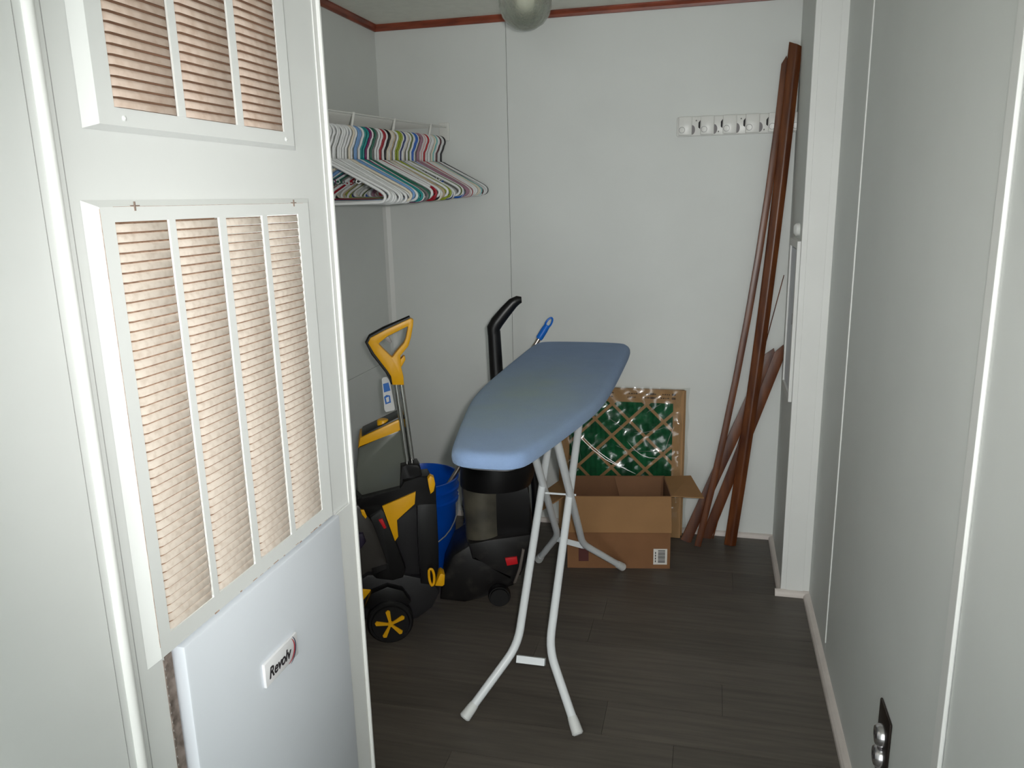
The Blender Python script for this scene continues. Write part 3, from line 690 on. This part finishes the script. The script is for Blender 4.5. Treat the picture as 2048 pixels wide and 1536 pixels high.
# wheel
hub = A.pt(781, 1246); rw = hub[1]-.001
def wheel(w0, parent, r, c, mtire, spokes=True, dep=.04):
    bm = BM(); lathe(bm, [(0, -.006+0), (r*.80, -.006), (r*.84, 0), (r*.93, 0), (r, .006), (r, dep-.006), (r*.93, dep), (0, dep)], (c[0], -w0, c[1]), 40, 'y')
    wh = obj('wheel', bm, mtire, parent, True)
    if spokes:
        for k in range(5):
            a = math.radians(97+72*k); d = Vector((math.cos(a), 0, math.sin(a))); s = Vector((-d.z, 0, d.x)); o_ = Vector((c[0], -w0-.007, c[1]))
            bm = BM(); P = [o_+d*r*.1+s*.004, o_+d*r*.62+s*.0085, o_+d*r*.68, o_+d*r*.62-s*.0065, o_+d*r*.1-s*.004]
            a_ = [bm.verts.new(p-Vector((0, .004, 0))) for p in P]; b_ = [bm.verts.new(p+Vector((0, .003, 0))) for p in P]
            bm.faces.new(a_); bm.faces.new(b_)
            for i in range(5): bm.faces.new((a_[i], a_[(i+1) % 5], b_[(i+1) % 5], b_[i]))
            obj('spoke', bm, M_yel, wh)
        bm = BM(); lathe(bm, [(0, -.013), (r*.11, -.012), (r*.14, -.006), (r*.14, 0)], (c[0], -w0, c[1]), 14, 'y'); obj('hub_cap', bm, M_yel, wh, True)
    return wh
wheel(0, cc, rw, hub, M_blk); wheel(-.26, cc, rw, hub, M_blk, False)
# base body and nozzle
A.slab('base_body', [(700, 1235), (700, 1175), (735, 1150), (800, 1148), (862, 1160), (880, 1185), (866, 1215), (838, 1236), (800, 1250)], -.045, -.255, M_gry, cc, .01)
A.slab('wheel_arch', [(728, 1216), (742, 1188), (775, 1174), (806, 1182), (822, 1204), (812, 1216), (790, 1200), (765, 1202), (745, 1220)], -.012, -.05, M_blk, cc, .004)
A.slab('nozzle', [(640, 1265), (645, 1200), (690, 1150), (715, 1160), (716, 1240), (700, 1266)], -.05, -.26, M_gry, cc, .01)
A.slab('front_latch', [(690, 1210), (702, 1184), (722, 1178), (744, 1180), (728, 1198), (716, 1212)], -.042, -.06, M_yel, cc, .003)
# recovery tank (dark, between the frame legs), clear front tank
A.slab('recovery_tank', [(762, 1010), (840, 985), (846, 1150), (800, 1155)], -.06, -.22, M_gry, cc, .012)
A.slab('front_tank', [(700, 1015), (716, 1010), (745, 1030), (790, 1150), (740, 1160), (690, 1150)], -.07, -.23, mat('dull_translucent_tank', (58, 55, 52), .3), cc, .012)
A.slab('hose_end', [(690, 1100), (700, 1068), (726, 1068), (732, 1085), (712, 1112), (700, 1125)], -.052, -.085, mat('dark_purple_plastic', (46, 40, 58), .3), cc, .006)
A.slab('clear_water_tank', [(717, 893), (796, 856), (806, 860), (814, 930), (812, 985), (760, 1000), (718, 1004), (712, 990), (713, 940)], -.065, -.165, M_smoke, cc, .012)
A.slab('tank_lid_band', [(716, 897), (720, 876), (796, 840), (806, 842), (806, 858), (796, 860)], -.06, -.168, M_yel, cc, .004)
A.slab('tank_lid', [(722, 876), (797, 840), (804, 841), (804, 836), (796, 835), (726, 869)], -.066, -.164, M_blk, cc, .002)
bm = BM(); c_ = A.pt(766, 848, -.095); lathe(bm, [(.019, -.02), (.019, .012), (.016, .016), (0, .017)], (c_[0], .095, c_[1]), 20); obj('tank_cap', bm, M_yel, cc, True)
# black frame: top bar, slanting left leg, upright right leg
A.slab('frame_top', [(712, 988), (724, 1000), (803, 980), (806, 962), (836, 955), (858, 952), (872, 975), (873, 1010), (834, 1008), (794, 1042), (762, 1016), (742, 1040), (730, 1030), (714, 1008)], -.02, -.10, M_blk, cc, .005)
A.slab('frame_leg', [(734, 1030), (764, 1013), (790, 1083), (812, 1140), (806, 1156), (786, 1162), (752, 1158), (744, 1150), (776, 1140), (777, 1120), (754, 1057)], -.02, -.09, M_blk, cc, .006)
A.slab('frame_leg', [(834, 1005), (873, 1005), (877, 1088), (878, 1135), (870, 1172), (842, 1168), (838, 1120), (836, 1081)], -.02, -.10, M_blk, cc, .006)
A.slab('chevron', [(764.5, 1013), (831.5, 984), (829.5, 1009), (793, 1040), (797, 1073), (790, 1083)], -.012, -.022, M_yel, cc, .0015)
A.slab('red_button', [(757, 1040), (765, 1038), (773, 1056), (768, 1058)], -.013, -.024, mat('red_plastic', (196, 20, 30), .4), cc, .001)
A.slab('side_button', [(721, 1021), (728, 1020), (734, 1034), (731, 1038), (724, 1030)], -.015, -.03, M_yel, cc, .002)
# cord hooks
A.slab('cord_hook', [(855, 958), (861, 952), (868, 955), (871, 968), (868, 983), (861, 989), (858, 975)], -.002, -.03, M_yel, cc, .004)
bm = BM(); tube(bm, smooth_path(A.path([(858, 1141), (864, 1139), (868, 1150), (868, 1164), (864, 1171), (859, 1160)], -.006), 3, True), .0045, 8, closed=True); obj('cord_hook', bm, M_yel, cc, True)
A.slab('pedal', [(870, 1172), (880, 1149), (884, 1147), (890, 1151), (889, 1170), (885, 1173)], -.02, -.07, M_yel, cc, .003)
# poles and handle
A.slab('pole_socket', [(800, 985), (802, 932), (812, 930), (836, 928), (841, 936), (846, 958), (838, 985)], -.035, -.10, M_blk, cc, .006)
for dx, dw in ((4.5, -.06), (15, -.075)):
    bm = BM(); tube(bm, A.path([(788+dx-1, 765), (813+dx, 950)], dw), .0085, 12); obj('handle_pole', bm, M_chr, cc, True)
bm = BM()
outer = [(736, 686), (741, 676), (769, 661), (821, 637), (827, 640), (826, 652), (822, 675), (817, 692), (801, 712), (802, 733), (807, 753), (808, 770), (785, 770), (782, 753), (775, 742), (749, 708)]
inner = [(757, 688), (762, 683), (775, 673), (813, 654), (816, 653), (815, 660), (812, 676), (808, 686), (794, 702), (786, 713), (785, 714), (784.5, 714.5), (784, 714.5), (783.5, 714), (782, 713), (766, 698)]
ringprism(bm, A.pts(outer, -.05), A.pts(inner, -.05), 'y', .05, .085)
bmesh.ops.recalc_face_normals(bm, faces=bm.faces); bm.normal_update()
bmesh.ops.bevel(bm, geom=[e for e in bm.edges if e.calc_face_angle(0) > 1.2], offset=.002, segments=2, affect='EDGES', profile=.5)
hd = obj('handle', bm, M_yel, cc, True)
bm = BM(); tube(bm, A.path([(820, 634), (768, 658), (741, 673), (735, 683), (746, 706), (774, 742), (781, 756), (784, 768)], -.067), [.006, .0085, .0085, .0085, .0075, .007, .006, .004], 8, flat=((0, 1, 0), 1.5)); obj('grip_strip', bm, M_blk, hd, True)
A.slab('cord_clip', [(798, 722), (803, 719), (806, 712), (810, 713), (811, 720), (803, 734), (797, 738)], -.055, -.08, M_yel, hd, .002)
A.slab('trigger', [(769, 677), (777, 672), (784, 684), (781, 687), (775, 684)], -.058, -.076, mat('grey_plastic', (150, 146, 146), .4), hd, .002)
tg = A.slab('hang_tag', [(763.5, 759), (766, 755), (774, 754), (780, 764), (790, 818), (788, 821), (772, 824), (769, 820)], -.09, -.0925, mat('card_white', (214, 216, 216), .5), cc, 0, False)
M_tagb = mat('tag_blue', (44, 108, 190), .5)
A.slab('printed_icon', [(766, 768), (777, 765), (781, 781), (768, 785)], -.0892, -.0902, M_tagb, tg, 0, False)
A.slab('printed_icon', [(768, 794), (773, 790), (780, 791), (782, 805), (771, 809)], -.0892, -.0902, M_tagb, tg, 0, False)
A.slab('printed_icon_inner', [(771.5, 796), (777.5, 793), (778.5, 803), (773.5, 805)], -.0889, -.0895, mat('card_white', (214, 216, 216), .5), tg, 0, False)

B = Side((-.714, 2.507))
vc = empty('vacuum_cleaner', B.P0, B.ang); tag(vc, 'dusty black upright vacuum cleaner standing behind the ironing board', 'vacuum')
M_dust = mat('dusty_black_plastic', (20, 18, 18), .42, rgb2=(58, 54, 50), scale=22, thr=(.52, .85))
hub2 = B.pt(999, 1194); r2 = hub2[1]-.001
wheel(0, vc, r2, hub2, M_blk, False, .03); 
B.slab('floor_head', [(880, 1200), (884, 1160), (905, 1112), (940, 1090), (1000, 1092), (1040, 1100), (1046, 1140), (1028, 1172), (1000, 1180), (960, 1196), (930, 1206)], -.032, -.27, M_dust, vc, .012)
B.slab('motor_housing', [(936, 1088), (984, 1080), (1064, 1068), (1062, 1100), (1042, 1152), (1020, 1160), (985, 1130), (945, 1120)], -.02, -.2, M_dust, vc, .012)
def barrel(name, L_, w_c, m, parent, sides=28, half=None):
    """round body: L_ = list of (pxleft, pxright, py)"""
    bm = BM(); rings = []
    for xl, xr, py in L_:
        a = B.pt(xl, py, w_c); b = B.pt(xr, py, w_c); c = (a[0]+b[0])/2; r = (b[0]-a[0])/2; z = (a[1]+b[1])/2
        rings.append([bm.verts.new((c+r*math.cos(k*2*math.pi/sides), -w_c+r*.85*math.sin(k*2*math.pi/sides), z)) for k in range(sides)])
    for P, Q in zip(rings, rings[1:]):
        for k in range(sides): bm.faces.new((P[k], P[(k+1) % sides], Q[(k+1) % sides], Q[k]))
    bm.faces.new(rings[0]); bm.faces.new(rings[-1]); return obj(name, bm, m, parent, True)
M_bin = mat('dusty_clear_bin', (88, 84, 72), .4, rgb2=(58, 56, 52), scale=10)
barrel('dust_bin', [(922, 1002, 962), (924, 1002, 985), (930, 1004, 1045), (932, 1006, 1074), (936, 1006, 1086)], -.09, M_bin, vc)
B.slab('spine', [(982, 940), (1054, 925), (1060, 1000), (1066, 1050), (1062, 1085), (984, 1085), (979, 970)], -.05, -.19, M_blk, vc, .015)
barrel('bin_lid', [(920, 1062, 966), (920, 1068, 950), (921, 1074, 925), (926, 1072, 890), (934, 1064, 860), (950, 1040, 845)], -.10, M_blk, vc)
B.slab('red_pedal', [(1010, 1117), (1034, 1114), (1036, 1128), (1014, 1132)], -.012, -.024, mat('red_plastic', (196, 20, 30), .4), vc, .002)
B.slab('housing_trim', [(1044, 1098), (1050, 1100), (1042, 1140), (1032, 1166), (1026, 1168), (1037, 1138)], -.012, -.03, mat('worn_grey_trim', (96, 88, 82), .5), vc, .002)
bm = BM(); tube(bm, smooth_path(B.path([(1058, 900), (1070, 960), (1072, 1030), (1066, 1090), (1050, 1120)], -.2), 6), .017, 12); obj('hose', bm, M_blk, vc, True)
bm = BM(); tube(bm, B.path([(1004, 900), (997, 800), (992, 730), (988, 662)], -.16), [.028, .026, .0245, .0235], 12, flat=((0, 1, 0), .8)); obj('handle_tube', bm, M_blk, vc, True)
bm = BM(); tube(bm, B.path([(988, 668), (987, 656), (994, 644), (1010, 624), (1026, 606), (1036, 600), (1043, 599.5)], -.16), [.0235, .0245, .024, .022, .0195, .016, .011], 12, flat=((0, 1, 0), .8)); obj('hand_grip', bm, M_blk, vc, True)

# ------------------------------------------------------------------ silver foil bundle behind the bucket
bm = BM(); rf = random.Random(9)
lathe(bm, [(0, 0), (.05, .0), (.058, .03), (.05, .06), (.056, .10), (.048, .14), (.056, .18), (.05, .22), (.042, .25), (.02, .27), (0, .262)], sides=26)
for v in bm.verts:
    k = rf.uniform(-.006, .006); d = Vector((v.co.x, v.co.y, 0)); 
    if d.length > 1e-4 and v.co.z > .002: v.co += d.normalized()*k+Vector((0, 0, rf.uniform(-.004, .004)))
fo = obj('foil_bundle', bm, mat('crumpled_silver_foil', (200, 200, 204), .22, 1., bump=1., bscale=120)); fo.location = (-.945, 3.02, 0)
tag(fo, 'glittering crumpled silver foil bundle between the blue bucket and black vacuum', 'foil')
